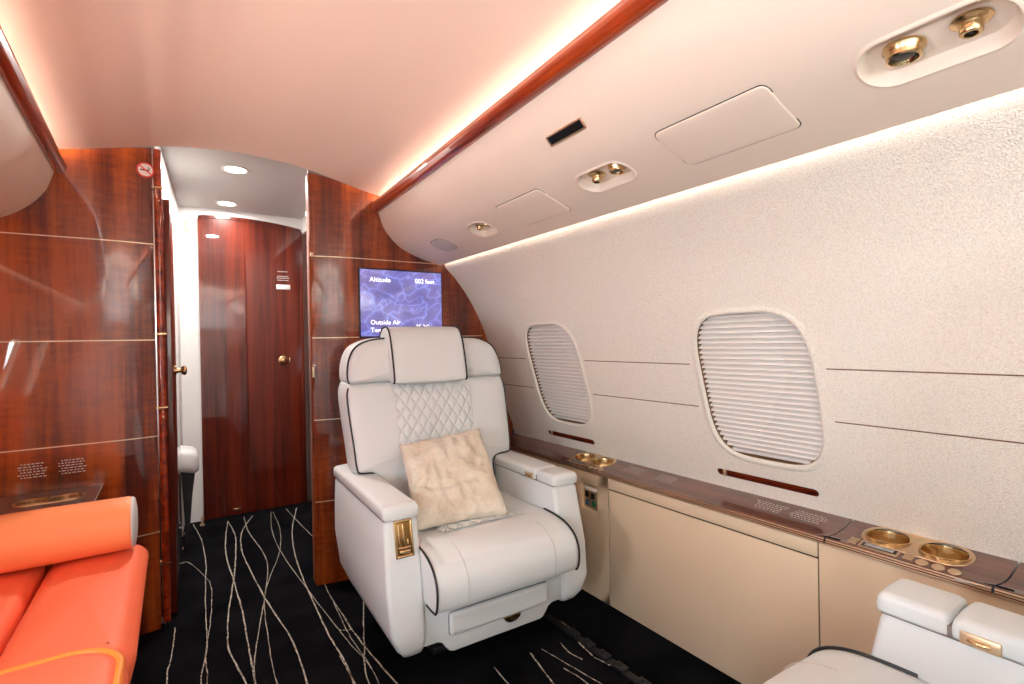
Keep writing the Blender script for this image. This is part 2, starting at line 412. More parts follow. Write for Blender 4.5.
# bulkhead panels
def top_z(x):
    d = abs(x-XC); z = ceil_z(x) if d <= .8 else 1.80
    if d > .92:
        lo, hi = .5, 1.6
        for _ in range(30):
            m_ = (lo+hi)/2
            if WALL.at(_soz(WALL, m_))[0]-XC > d: lo = m_
            else: hi = m_
        z = min(z, lo+.012)
    return z
def bulk_y(x):
    d = abs(x-XC); e = max(0, .475-d); return Y1+.82*e*e/(1+.6*e)
def _soz(p, z):
    lo, hi = 0, p.len
    for _ in range(40):
        m_ = (lo+hi)/2
        if p.at(m_)[1] < z: lo = m_
        else: hi = m_
    return lo
def bulkhead(name, xs):
    mb = MB(); mb.loft([[(x, bulk_y(x), top_z(x)*k/24) for k in range(25)] for x in xs], closed=False, cap=False)
    xe = min(xs, key=lambda x: abs(x-XC)); mb.loft([[(xe, bulk_y(xe), top_z(xe)*k/8) for k in range(9)], [(xe, bulk_y(xe)+.075, top_z(xe)*k/8) for k in range(9)]], closed=False, cap=False)
    o = mb.build(name, M['wood'], kind='structure')
    for z in (1.499, 1.1265, .752, .379):
        q = MB(); pts = [x for x in xs if top_z(x) > z+.01]
        q.loft([[(x, bulk_y(x)-.0015, z-.002), (x, bulk_y(x)-.0015, z+.002)] for x in pts], closed=False, cap=False)
        q.build('brass_inlay', M['brass_soft'], o)
    return o
bulkhead('wall_front_left', frange(-.060, -.25, 14)[:-1]+frange(-.25, -1.09, 16))
bulkhead('wall_front_right', frange(.523, .73, 14)[:-1]+frange(.73, 1.59, 18))
mb = MB(); mb.box(-1.2, 1.65, Y0-.03, Y0, 0, 2.0); mb.build('wall_back', M['cream_paint'], kind='structure')
# floor with its woven lines
LINES = [[[0.078,3.711],[0.109,3.389],[0.115,3.024],[0.105,2.811],[0.088,2.441],[0.081,2.177],[0.053,1.945],[.06,1.6]],[[-0.009,2.972],[0.033,3.083],[0.106,2.824],[0.121,2.66],[0.102,2.372],[0.079,2.179],[0.072,2.077],[0.069,1.934],[.02,1.5]],[[0.033,3.578],[-0.003,3.364],[-0.01,3.174]],[[0.261,3.642],[0.227,3.34],[0.207,3.047],[0.212,2.709],[0.215,2.391],[0.208,2.136],[0.202,1.901],[0.196,1.6]],[[0.261,3.642],[0.274,3.343],[0.245,2.988],[0.212,2.709],[0.17,2.423],[0.15,2.211],[0.147,2.083],[0.175,1.859],[.2,1.6]],[[0.4,3.654],[0.315,3.391],[0.284,3.121],[0.285,2.9],[0.308,2.443],[0.343,2.057],[0.339,1.744],[.30,1.4]],[[0.352,3.666],[0.345,3.368],[0.372,2.99],[0.364,2.757],[0.308,2.443],[0.245,2.144],[0.203,1.901],[.19,1.6]],[[0.521,3.66],[0.505,3.291],[0.446,2.936],[0.348,2.611],[0.303,2.414],[0.275,2.122],[0.259,1.8],[.28,1.5]],[[0.51,3.668],[0.465,3.32],[0.451,2.949],[0.48,2.374],[0.505,2.029],[0.516,1.884],[0.534,1.681],[.50,1.3]],[[0.665,3.654],[0.565,3.246],[0.511,2.889],[0.482,2.514],[0.477,2.346],[0.466,1.987],[0.468,1.714],[0.42,1.4]],[[0.604,3.674],[0.615,3.424],[0.64,3.055],[0.653,2.99]],[[0.764,3.479],[0.67,3.169],[0.627,2.973],[0.571,2.606],[.548,2.341],[0.548,2.113],[0.544,1.983],[0.509,1.993]],[[0.548,2.3],[0.53,1.95],[.535,1.76],[0.53,1.609],[.50,1.3]],[[0.548,2.136],[0.551,1.904],[0.577,1.576],[.62,1.2]],[[0.466,1.832],[0.466,1.654],[.45,1.3]],[[0.66,2.189],[0.558,1.853],[0.504,1.627],[.52,1.3]],[[-0.016,2.391],[-0.026,2.191],[-0.04,2.011],[-.02,1.6]],[[0.876,1.467],[0.871,1.369],[.88,1.1]],[[1.021,1.46],[0.997,1.337],[.95,1.1]],[[1.067,1.455],[1.088,1.333],[1.12,1.15]],[[1.064,1.327],[1.076,1.225],[1.05,1.0]],[[1.144,1.444],[1.134,1.38],[1.145,1.326]],[[1.227,1.482],[1.2,1.408],[1.187,1.322]],[[1.234,1.552],[1.235,1.465]],[[1.185,1.313],[1.198,1.255],[1.21,1.205],[1.20,1.0]]]
for x, ph in ((.02, 0), (.12, 1), (.22, 2.2), (.33, 3), (.42, 4.4), (.5, .5), (.9, 1.2), (1.05, 2.7), (1.2, 4)):
    LINES.append([[x+.06*math.sin(ph+3.1*y), y] for y in frange(.9 if x > .6 else 1.3, -1.5, 12)])
mb = MB(); mb.add([(-1.2, Y0, 0), (1.65, Y0, 0), (1.65, 3.78, 0), (-1.2, 3.78, 0)], [(0, 1, 2, 3)])
for ln in LINES:
    p = catmull(ln, 7); wd = random.choice((.0015, .0020, .0028)); secs = []
    for i, q in enumerate(p):
        a = p[max(0, i-1)]; b = p[min(len(p)-1, i+1)]; l = math.hypot(b[0]-a[0], b[1]-a[1]) or 1
        nx, ny = -(b[1]-a[1])/l, (b[0]-a[0])/l; jx = random.uniform(-.0012, .0012); ww = wd*random.uniform(.6, 1.1)
        secs.append([(q[0]+nx*(ww+jx), q[1]+ny*(ww+jx), .0025), (q[0]+nx*(jx-ww), q[1]+ny*(jx-ww), .0025)])
    mb.loft(secs, closed=False, cap=False, mi=1)
mb.build('floor', [M['carpet'], M['carpet_line']], kind='structure')
# corridor
def dz(x): return 1.913-.22*(x-.33)**2
mb = MB(); mb.loft([[(-.05, 2.44, 0), (-.05, 2.44, 2.0)], [(.036, 3.76, 0), (.036, 3.76, 2.0)]], closed=False, cap=False); mb.build('wall_corridor_left', M['cream_paint'], kind='structure')
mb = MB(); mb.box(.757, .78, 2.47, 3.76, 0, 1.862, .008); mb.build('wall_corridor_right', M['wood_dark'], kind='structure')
mb = MB(); mb.box(.757, .78, 2.44, 3.76, 1.865, 2.0); mb.build('trim_1', M['cream_paint'], kind='structure')
mb = MB(); dx0, dx1 = .140, .748
xs = frange(dx0, dx1, 16)
mb.loft([[(-.1, 3.752, 0), (-.1, 3.752, 2.0)], [(dx0, 3.752, 0), (dx0, 3.752, 2.0)]], closed=False, cap=False)
mb.loft([[(x, 3.752, dz(x)+.018), (x, 3.752, 2.0)] for x in xs], closed=False, cap=False)
mb.loft([[(dx1, 3.752, 0), (dx1, 3.752, 2.0)], [(1.0, 3.752, 0), (1.0, 3.752, 2.0)]], closed=False, cap=False)
mb.build('wall_corridor_end', M['cream_paint'], kind='structure')
mb = MB(); holes = [{'out': [(x+.268, y) for x, y in superell(0, 2.85, .047, .047, 2, 28)]}, {'out': [(x+.285, y) for x, y in superell(0, 3.56, .047, .047, 2, 28)]}]
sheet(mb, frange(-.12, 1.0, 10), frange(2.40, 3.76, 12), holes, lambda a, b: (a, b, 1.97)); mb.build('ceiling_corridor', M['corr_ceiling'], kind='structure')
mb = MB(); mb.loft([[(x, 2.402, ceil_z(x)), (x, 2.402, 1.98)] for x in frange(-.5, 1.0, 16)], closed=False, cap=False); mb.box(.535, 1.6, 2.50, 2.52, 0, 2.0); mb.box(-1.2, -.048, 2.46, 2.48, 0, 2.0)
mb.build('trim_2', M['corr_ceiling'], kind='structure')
# corridor door
d = thing('door_1', None, None, (0, 0, 0)); d['kind'] = 'structure'
mb = MB(); fx = frange(dx0+.016, dx1-.012, 16)
out = [(dx0+.016, .004)]+[(dx1-.012, .004)]+[(x, dz(x)) for x in reversed(fx)]
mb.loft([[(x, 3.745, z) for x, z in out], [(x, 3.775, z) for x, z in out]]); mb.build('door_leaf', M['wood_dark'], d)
mb = MB(); path = [(dx0+.006, .0)]+[(dx0+.006, dz(dx0))]+[(x, dz(x)+.009) for x in fx]+[(dx1-.004, dz(dx1))]+[(dx1-.004, 0)]
mb.loft([[(x-.009, 3.738, z), (x+.009, 3.738, z), (x+.009, 3.76, z), (x-.009, 3.76, z)] for x, z in (path[0], path[1])])
mb.loft([[(x, 3.738, z-.009), (x, 3.738, z+.009), (x, 3.76, z+.009), (x, 3.76, z-.009)] for x, z in path[1:-1]])
mb.loft([[(x-.008, 3.738, z), (x+.008, 3.738, z), (x+.008, 3.76, z), (x-.008, 3.76, z)] for x, z in (path[-2], path[-1])])
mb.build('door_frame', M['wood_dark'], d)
def RX(x, y, z, ax='Y'):   # local z axis turned to point towards -y / +x / -z
    r = {'Y': Matrix.Rotation(math.radians(90), 4, 'X'), 'X': Matrix.Rotation(math.radians(90), 4, 'Y'), 'D': Matrix.Rotation(math.radians(180), 4, 'X'), 'Z': Matrix()}[ax]
    return Matrix.Translation((x, y, z)) @ r
mb = MB(); mb.lathe([(.030, 0), (.030, .003), (.024, .006), (.012, .008), (.010, .022), (.017, .026), (.020, .034), (.017, .041), (.008, .044)], 28, M=RX(.616, 3.745, .992)); mb.build('door_knob', M['brass'], d)
mb = MB(); mb.box(.655, .664, 3.742, 3.746, .97, 1.01, .001); mb.build('strike_plate', M['brass'], d)
mb = MB(); mb.box(.583, .670, 3.7435, 3.7455, 1.474, 1.506, .001); mb.build('door_placard', M['sign_white'], d)
mb = MB()
for z, a, b in ((1.592, .593, .655), (1.560, .590, .658), (1.548, .586, .664), (1.533, .590, .662)):
    x = a
    while x < b: mb.box(x, x+.006, 3.7435, 3.7455, z, z+.005); x += .009
mb.build('door_print', M['label_w'], d)
mb = MB(); mb.box(.30, .345, 3.735, 3.747, .03, .045, .002); mb.build('door_latch', M['brass'], d)
# corridor fittings
for x, y, lab in ((.268, 2.85, 'round recessed ceiling light in the corridor nearer the cabin'), (.285, 3.56, 'round recessed ceiling light in the corridor close above the dark door')):
    t = thing('ceiling_light', lab, 'ceiling light', (x, y, 1.97), 'recessed lights of the corridor')
    mb = MB(); mb.lathe([(.047, .002), (.060, .002), (.062, -.002), (.058, -.005), (.049, -.004), (.046, .004), (.045, .03)], 36, cap0=False, cap1=False); mb.build('trim_ring', M['white_plastic'], t)
    mb = MB(); mb.lathe([(.0455, .006), (.0455, .02)], 36); mb.build('lamp_lens', M['lamp'], t)
    l = area_light('ceiling_light_beam', (x, y, 1.962), (0, 0, 0), .08, .08, (11 if y < 3 else 4), (1, .95, .9), 'DISK')
t = thing('light_switch', 'small cream and brass switch on the white corridor wall left of the dark door', 'light switch', (.083, 3.751, 1.845))
mb = MB(); mb.box(-.014, .014, -.006, 0, -.032, .032, .002); mb.build('switch_plate', M['brass_soft'], t)
mb = MB(); mb.box(-.008, .008, -.010, -.005, -.022, .022, .002); mb.build('rocker', M['white_plastic'], t)
# left jamb post with hinges and open leaf
t = thing('jamb_post', 'slim glossy mahogany post with a steel strip left of the corridor opening', 'door post', (-.042, 2.43, 0))
mb = MB(); mb.lathe([(.0135, .02), (.0135, 1.872)], 20); mb.build('post', M['wood_y'], t)
mb = MB(); mb.box(-.020, -.013, -.002, .012, .04, 1.873, .001); mb.build('edge_strip', M['chrome'], t)
mb = MB(); mb.box(-.024, -.019, .0, .016, .02, 1.873); mb.build('shadow_gap', M['black'], t)
for z in (1.722, 1.15, .862, .25):
    mb = MB(); mb.lathe([(.0145, z-.003), (.0152, z), (.0145, z+.003)], 16); mb.box(-.02, .018, -.0165, -.012, z-.002, z+.003); mb.build('hinge', M['brass'], t)
for z in (.845, .825, .05, .028, 1.67):
    mb = MB(); mb.lathe([(.004, 0), (.003, .003)], 12, M=RX(.002, -.0125, z)); mb.build('screw', M['brass'], t)
d2 = thing('pocket_door', 'dark mahogany door leaf standing open against the left corridor wall, with brass knob', 'door', (-.026, 2.5, 0), rz=math.radians(-3.75))
mb = MB(); mb.box(-.018, .020, 0, .34, .01, 1.70, .004); mb.build('leaf', M['wood_dark'], d2)
mb = MB(); mb.lathe([(.024, 0), (.024, .003), (.011, .006), (.009, .02), (.017, .024), (.021, .033), (.017, .041), (.007, .043)], 24, M=RX(.020, .12, .996, 'X')); mb.build('knob', M['brass'], d2)
t = thing('latch_plate', 'small brass latch plate high on the right jamb of the corridor opening', 'latch plate', (.524, 2.425, 1.505), 'brass latch plates on the right jamb')
mb = MB(); mb.box(-.004, .010, -.012, .004, -.009, .009, .002); mb.build('plate', M['brass_soft'], t)
t = thing('latch_plate', 'small brass latch plate at knob height on the right jamb of the corridor opening', 'latch plate', (.524, 2.425, .972), 'brass latch plates on the right jamb')
mb = MB(); mb.box(-.004, .006, -.010, .004, -.025, .022, .002); mb.build('plate', M['brass_soft'], t)
# padded white grip on tapering black support
t = thing('folded_jump_seat', 'folded jump seat, white padded end on a tapering black support in the corridor', 'jump seat', (.05, 3.42, 0))
mb = MB(); secs = []
for y, s in ((-.10, .55), (-.088, .85), (-.06, 1), (.06, 1), (.088, .85), (.10, .55)):
    o = rrect(0, .462, .056*s, .066*s, .035*s, 5); secs.append([(x, y, z-.25*x) for x, z in o])
mb.loft(secs); mb.build('pad', M['grey_fab'], t)
mb = MB(); mb.loft([[(x0, -.03, z), (x1, -.03, z), (x1, .03, z), (x0, .03, z)] for x0, x1, z in ((-.016, .002, .0), (-.016, .005, .05), (-.024, .020, .25), (-.032, .040, .42))]); mb.build('support', M['black'], t)
for x, y in ((-.01, 3.30), (.105, 3.66)):
    t = thing('floor_bracket', 'small brass bracket on the corridor carpet at the left wall' if x < 0 else 'small brass bracket on the corridor carpet beside the dark door', 'bracket', (x+.02, y, 0), 'brass floor brackets')
    mb = MB(); mb.box(-.006, .006, -.012, .012, .0, .05, .002); mb.box(-.012, .012, -.016, .016, 0, .006, .001); mb.build('bracket_body', M['brass_soft'], t)
# ---------------------------------------------------------------- overhead bins
PODS = [(.290, .267, .100, .047), (1.013, .268, .092, .041), (1.712, .281, .071, .046)]
def overhead(fn, lab, pods, flip):
    t = thing('overhead_bin', lab, 'overhead bin', group='overhead bins along the ceiling')
    mb = MB(); holes = [{'out': offset(rrect(y, s, hy, hs, hs-.003, 8), .0052)} for y, s, hy, hs in pods]
    sheet(mb, frange(Y0, Y1, 80), frange(0, BIN.len, 18), holes, lambda a, b: fn(a, b, 0))
    for y, s, hy, hs in pods:
        rings(mb, rrect(y, s, hy, hs, hs-.003, 8), [(-.006, 0), (-.003, .0025), (0, .003), (.003, 0), (.005, -.010), (.010, -.020)], fn)
    mx = (lambda x: 2*XC-x) if flip else (lambda x: x)
    def sec(y, P): return [(mx(x-.03*(2.4-y)*wt), y, z) for x, z, wt in P]
    mb.loft([sec(y, [(1.155, 1.494, 0), (1.161, 1.497, 0), (1.158, 1.503, 0), (1.12, 1.53, 0), (1.09, 1.60, 0)]) for y in (Y0, Y1)], closed=False, cap=False)
    mb.build('bin_body', M['bin_leather'], t, angle=50)
    mb = MB(); P = [(.833, 1.7275), (.822, 1.7255), (.811, 1.729), (.804, 1.736), (.8035, 1.742), (.8005, 1.745), (.7995, 1.755), (.8015, 1.762), (.8045, 1.765), (.8045, 1.769), (.808, 1.776), (.818, 1.780), (.840, 1.778), (.850, 1.765), (.850, 1.735)]
    mb.loft([sec(y, [(a, b, 1) for a, b in P]) for y in frange(Y0, Y1, 12)]); mb.build('wood_rail', M['wood_y'], t, angle=60)
    mb = MB(); mb.loft([sec(y, [(.85, 1.735, 1), (.87, 1.70, 1), (1.14, 1.70, 0), (1.23, 1.74, 0), (1.23, 1.87, 0)]) for y in (Y0, Y1)], closed=False, cap=False); mb.build('cove_trough', M['white_plastic'], t)
    mb = MB(); mb.loft([sec(y, [(1.06, 1.722, 1), (1.13, 1.722, 1), (1.13, 1.735, 1), (1.06, 1.735, 1)]) for y in (Y0+.02, Y1-.02)]); mb.build('cove_light_strip', M['strip'], t)
    mb = MB(); mb.loft([sec(y, [(1.125, 1.545, 0), (1.133, 1.549, 0), (1.125, 1.563, 0), (1.117, 1.559, 0)]) for y in (Y0+.02, Y1-.02)]); mb.build('wall_light_strip', M['strip_wall'], t)
    return t
overhead(binpt, 'cream leather overhead bin with mahogany rail on the right above the windows', PODS, False)
overhead(mirx(binpt), 'cream leather overhead bin with mahogany rail at the upper left edge', [], True)
def gasper(y, s, kind, lab, grp, sc_=1.0):
    c = Vector(binpt(y, s, -.019)); n = BIN.nrm(s); dn = (Vector((-n[0], 0, -n[1]))*.35+Vector((0, 0, -1))).normalized()
    Mx = Matrix.Translation(c) @ dn.to_track_quat('Z', 'Y').to_matrix().to_4x4() @ Matrix.Scale(sc_, 4)
    t = bpy.data.objects.new('air_gasper' if kind == 'air' else 'reading_light', None); col.objects.link(t); t.matrix_world = Mx; t.empty_display_size = .02
    tag(t, lab, 'air nozzle' if kind == 'air' else 'reading light', grp)
    mb = MB()
    if kind == 'air':
        mb.lathe([(.029, 0), (.029, .004), (.024, .007), (.018, .009), (.0165, .014), (.0165, .024), (.014, .027), (.010, .027), (.010, .016)], 30); mb.build('nozzle_body', M['brass'], t)
        mb = MB(); mb.lathe([(.010, .014), (.010, .018), (.003, .020), (.003, .025)], 20); mb.build('nozzle_core', M['dark_metal'], t)
    else:
        mb.lathe([(.029, 0), (.029, .005), (.025, .010), (.0235, .019), (.020, .021), (.019, .015)], 30, cap1=False); mb.build('lamp_ring', M['brass'], t)
        mb = MB(); mb.lathe([(.0195, .010), (.0195, .015), (.012, .017), (.002, .0175)], 24); mb.build('lens', M['lens'], t)
gasper(.328, .262, 'light', 'brass reading light with dark lens in the nearest overhead recess, top right', 'reading lights in the overhead recesses', 1.0)
gasper(.245, .262, 'air', 'brass air nozzle in the nearest overhead recess, at the top right corner', 'air nozzles in the overhead recesses', .85)
gasper(.968, .262, 'light', 'reading light in the middle overhead recess beside the blank access panel', 'reading lights in the overhead recesses', .86)
gasper(1.045, .262, 'air', 'air nozzle in the middle overhead recess beside the blank access panel', 'air nozzles in the overhead recesses', .86)
gasper(1.682, .276, 'light', 'reading light in the farthest overhead recess near the round speaker', 'reading lights in the overhead recesses', .62)
gasper(1.735, .276, 'air', 'air nozzle in the farthest overhead recess near the round speaker', 'air nozzles in the overhead recesses', .62)
def bin_panel(name, lab, cat, y, s, hy, hs, r, m_, grp=None):
    t = thing(name, lab, cat, group=grp)
    mb = MB(); o = rrect(y, s, hy, hs, r, 6)
    mb.loft([[binpt(a, b, .0004) for a, b in offset(o, .0022)], [binpt(a, b, .0008) for a, b in offset(o, -.002)]], cap=False); mb.build('panel_gap', M['seam'], t)
    mb = MB(); rings(mb, o, [(0, -.002), (0, .0015), (.0015, .003), (.004, .0035)], binpt); mb.build('panel_face', m_, t, angle=60)
    return t
bin_panel('access_panel', 'large blank leather access panel in the overhead bin over the nearer window', 'access panel', .654, .268, .134, .064, .016, M['bin_leather'], 'blank access panels in the overhead bin')
bin_panel('access_panel', 'smaller blank leather access panel between the two far overhead recesses', 'access panel', 1.376, .277, .131, .067, .020, M['bin_leather'], 'blank access panels in the overhead bin')
bin_panel('ceiling_speaker', 'oval grey speaker grille at the far end of the overhead bin', 'speaker', 2.07, .286, .071, .049, .045, mat('speaker_mesh', (.62, .56, .51), .7))
t = thing('air_vent', 'slim rectangular brass framed vent grille below the right overhead rail', 'vent')
mb = MB(); o = rrect(1.007, .109, .070, .0125, .002, 2)
rings(mb, o, [(-.002, 0), (-.002, .003), (0, .004), (.0025, .004), (.003, .001)], binpt, cap=False); mb.build('vent_frame', M['brass_soft'], t)
mb = MB(); rings(mb, offset(o, -.002), [(0, .001), (.0005, .0012)], binpt)
for k in range(26):
    y = .943+k*.005
    mb.loft([[binpt(yy, s, dd) for s, dd in ((.100, .001), (.118, .001), (.118, .0028), (.100, .0028))] for yy in (y, y+.0016)])
mb.build('vent_grille', M['dark_metal'], t)
# ---------------------------------------------------------------- window ledge and side cabinets
def ledge_z(x): return .5445+(x-1.478)*.17
def lp(x, y, d=0): return (x, y, ledge_z(x)+d)
CUPS = [(1.560, .456), (1.560, .574), (1.560, 1.645), (1.560, 1.760)]
def ledge(y0, y1, lab, k0, k1):
    t = thing('window_ledge', lab, 'ledge', group='glossy wooden ledge sections under the windows')
    mb = MB(); holes = [{'out': superell(x, y, .048, .048, 2, 36)} for x, y in CUPS if y0 < y < y1]
    holes = [{'out': [(b, a) for a, b in reversed(h['out'])]} for h in holes]
    # seam ends curve: shift y near the front edge
    def sk(x, y, e):
        q = max(0, (1.53-x)/.06); return y+e*.018*q*q
    def f(y, x):
        tt = (y-y0)/(y1-y0); return lp(x, y+(sk(x, 0, 1)*(k1 if tt > .999 else 0)+sk(x, 0, 1)*(k0 if tt < .001 else 0)))
    sheet(mb, frange(y0, y1, max(6, int((y1-y0)/.05))), frange(1.477, 1.614, 8), holes, f)
    ys = (y0+.018*k0*.78, y1+.018*k1*.78)
    mb.loft([[(1.477, y, ledge_z(1.477)), (1.4715, y, .5415), (1.470, y, .536), (1.470, y, .527), (1.478, y, .524)] for y in ys], closed=False, cap=False)
    mb.build('ledge_top', M['wood_ledge'], t, angle=50)
    for x, z in ((1.4700, .5405), (1.4692, .5345), (1.4696, .5285)):
        mb = MB(); mb.tube([(x, ys[0]+.001, z), (x, ys[1]-.001, z)], .0018, 8); mb.build('brass_inlay', M['brass_soft'], t)
    mb = MB()
    if y0 > -1: mb.box(1.478, 1.612, y0-.004, y0-.0005, .52, .541); mb.build('end_gap', M['black'], t)
    return t
ledge(.678, 2.398, 'long glossy mahogany ledge section running from the bulkhead past both windows', 1, 0)
ledge(.335, .674, 'short glossy mahogany ledge section with controls and two brass cup holders', 1, 1)
ledge(-1.59, .331, 'glossy mahogany ledge section at the right photo edge behind the near seat', 0, 1)
def cup(x, y, lab, f=lp, M_=None, k=1):
    t = thing('cup_holder', lab, 'cup holder', f(x, y), 'brass cup holders in the right ledge' if M_ is None else 'brass cup holders in the side console')
    mb = MB(); mb.lathe([(.0505, .0035), (.0495, .0045), (.0475, .0035), (.0465, -.003), (.0455, -.048)], 44, cap0=False, cap1=False, M=Matrix.Diagonal((k, k, 1, 1))); mb.lathe([(.0455, -.048), (.044, -.050), (.02, -.050), (.002, -.050)], 44, cap0=False, M=Matrix.Diagonal((k, k, 1, 1))); mb.build('cup_well', M['brass'], t)
    return t
def cup_plate(cx, cy, hx, hy, lab, f=lp, cups=(), r=.046):
    mb = MB(); holes = [{'out': superell(y, x, r, r, 2, 36)} for x, y in cups]
    out = rrect(cy, cx, hy, hx, min(hx, hy)-.003, 10)
    pts = [(a, b) for a, b in out]
    us = frange(cy-hy, cy+hy, 24); vs = frange(cx-hx, cx+hx, 10)
    # sheet clipped to the outline
    P = [Vector(p) for p in out]; E_ = [(i, (i+1) % len(out)) for i in range(len(out))]
    for h in holes:
        b = len(P); P += [Vector(q) for q in h['out']]; n = len(h['out']); E_ += [(b+i, b+(i+1) % n) for i in range(n)]
    V, _, F, *_r = delaunay_2d_cdt(P, E_, [], 0, 1e-6)
    fs = []
    for q in F:
        c = (sum(V[i][0] for i in q)/len(q), sum(V[i][1] for i in q)/len(q))
        if inpoly(c, out) and not any(inpoly(c, h['out']) for h in holes): fs.append(tuple(q))
    mb.add([f(p[1], p[0], .0022) for p in V], fs)
    mb.loft([[f(b, a, .0002) for a, b in offset(out, .001)], [f(b, a, .0022) for a, b in out]], cap=False)
    o = mb.build('cup_holder_plate', M['brass_soft'], None, smooth=False); tag(o, lab, 'cup holder plate'); return o
for (x, y), lab in zip(CUPS, ('brass cup holder in the right ledge, nearest the photo edge', 'brass cup holder in the right ledge beside the control display', 'nearer of the two small brass cup holders beside the armchair', 'farther of the two small brass cup holders beside the armchair')):
    cup(x, y, lab)
cup_plate(1.560, .515, .0525, .115, 'satin brass plate round the two large cup holders in the right ledge', cups=CUPS[:2])
cup_plate(1.560, 1.7025, .0525, .115, 'satin brass plate round the two cup holders in the ledge beside the armchair', cups=CUPS[2:])
def controls(dy, lab, n_round):
    t = thing('seat_control_panel', lab, 'control panel', group='control panels in the ledge')
    mb = MB(); o = rrect(.570+dy, 1.495, .044, .0155, .003, 3)
    rings(mb, o, [(0, -.001), (0, .002), (.003, .0025), (.0035, .0012)], lambda a, b, d_: lp(b, a, d_)); mb.build('display_frame', M['brass_soft'], t)
    mb = MB(); mb.loft([[lp(1.486, y, .0018), lp(1.504, y, .0018), lp(1.504, y, .0028), lp(1.486, y, .0028)] for y in (.532+dy, .608+dy)]); mb.build('display', M['dark_metal'], t)
    mb = MB()
    for k in range(4): mb.loft([[lp(1.4885+k*.0035, y, .0028), lp(1.490+k*.0035, y, .0028), lp(1.490+k*.0035, y, .0031), lp(1.4885+k*.0035, y, .0031)] for y in (.538+dy, .602+dy)])
    mb.build('display_print', M['label_w'], t)
    for yc in (.630, .507):
        for k in range(3):
            mb = MB(); x = 1.483+k*.0115; mb.loft([[lp(x, y, -.001), lp(x+.006, y, -.001), lp(x+.006, y, .0022), lp(x, y, .0022)] for y in (yc-.010+dy, yc+.010+dy)]); mb.build('button', M['brass_soft'], t)
    for y in (.478, .447, .416)[:n_round]:
        mb = MB(); mb.lathe([(.0125, -.002), (.0125, .0015), (.011, .003), (.004, .0032)], 28, M=Matrix.Translation(lp(1.487, y+dy)) @ Matrix.Rotation(-.18, 4, 'Y')); b_ = mb.build('round_button', M['brass_soft'], t)
    return t
controls(0, 'brass edged control display with buttons in the short ledge section', 3)
controls(1.165, 'brass edged control display in the ledge by the armchair', 3)
def print_rows(x, y, wx, wy, rows, f, mb):
    for r in range(rows):
        xx = x+wx*(r/(rows-1)-.5) if rows > 1 else x
        yy = y-wy/2*random.uniform(.7, 1); e = y+wy/2*random.uniform(.7, 1)
        while yy < e:
            L = random.uniform(.004, .012)
            mb.add([f(xx-.0016, yy), f(xx+.0016, yy), f(xx+.0016, yy+L), f(xx-.0016, yy+L)], [(0, 1, 2, 3)]); yy += L+.0035
for y, lab in ((1.46, 'white printed notice on the ledge just past the far cup holders'), (1.30, 'white printed notice on the ledge between the two windows'), (.89, 'white printed notice on the ledge below the nearer window'), (.775, 'white printed notice on the ledge next to its curved seam')):
    mb = MB(); print_rows(1.556, y, .045, .10, 5, lambda a, b: lp(a, b, .0008), mb)
    tag(mb.build('printed_notice', M['label_w'], smooth=False), lab, 'notice', 'printed notices on the ledge')
# cabinets under the ledge
def cabinet(y0, y1, lab, flap=False, outlet=False):
    t = thing('side_cabinet', lab, 'side panel', group='tan side panels under the ledge')
    g = .0015; ztop = .5235
    if outlet:
        oy, oz = 1.645, .418; mb = MB(); o = rrect(oy, oz, .050, .054, .010, 4); ff = lambda a, b, d_=0: (1.475-d_, a, b)
        sheet(mb, frange(y0+g, y1, 14), frange(0, ztop, 8), [{'out': offset(o, .002)}], lambda a, b: ff(a, b))
        mb.loft([[(1.475, y0+g, 0), (1.475, y0+g, ztop)], [(1.492, y0+g, 0), (1.492, y0+g, ztop)]], closed=False, cap=False)
        rings(mb, o, [(-.002, 0), (0, -.002), (.001, -.02)], ff); mb.build('panel', M['dado'], t, angle=50)
        mb = MB(); mb.box(1.486, 1.495, oy-.046, oy+.046, oz-.050, oz+.050, .003); pl = mb.build('socket_plate', M['brass_soft'], t)
        for a, b, m_ in ((.018, -.028, 'sock_green'), (-.024, -.030, 'sock_blue'), (-.026, .006, 'sock_black'), (.012, .004, 'sock_black')):
            if m_ not in M: M[m_] = mat(m_, {'sock_green': (.02, .22, .10), 'sock_blue': (.02, .10, .20), 'sock_black': (.01, .01, .01)}[m_], .4)
            mb = MB(); mb.box(1.483, 1.488, oy-a-.010, oy-a+.010, oz+b-.012, oz+b+.012, .002); mb.build('socket', M[m_], t)
        mb = MB(); mb.box(1.484, 1.488, oy-.04, oy+.04, oz+.026, oz+.042, .002); mb.build('socket_label', M['sign_white'], t)
    elif flap:
        mb = MB(); mb.box(1.475, 1.492, y0+g, y1-g, 0, .4765, .002); mb.build('panel', M['dado'], t)
        mb = MB(); mb.box(1.474, 1.492, y0+g, y1-g, .4815, ztop, .002); mb.build('table_flap', M['dado'], t)
        mb = MB(); mb.box(1.479, 1.491, y0+g, y1-g, .4765, .4815); mb.build('flap_gap', M['seam'], t)
    else:
        mb = MB(); mb.box(1.475, 1.492, y0+g, y1-g, 0, ztop, .002); mb.build('panel', M['dado'], t)
    mb = MB(); mb.box(1.4785, 1.491, y0-.002, y0+.002, 0, ztop); mb.build('panel_gap', M['seam'], t)
    return t
cabinet(1.528, 2.397, 'tan leather side panel with a recessed socket box beside the armchair', outlet=True)
cabinet(.710, 1.528, 'wide tan leather side panel with a table flap line near its top', flap=True)
cabinet(-1.59, .710, 'plain tan leather side panel behind the near seat at lower right')
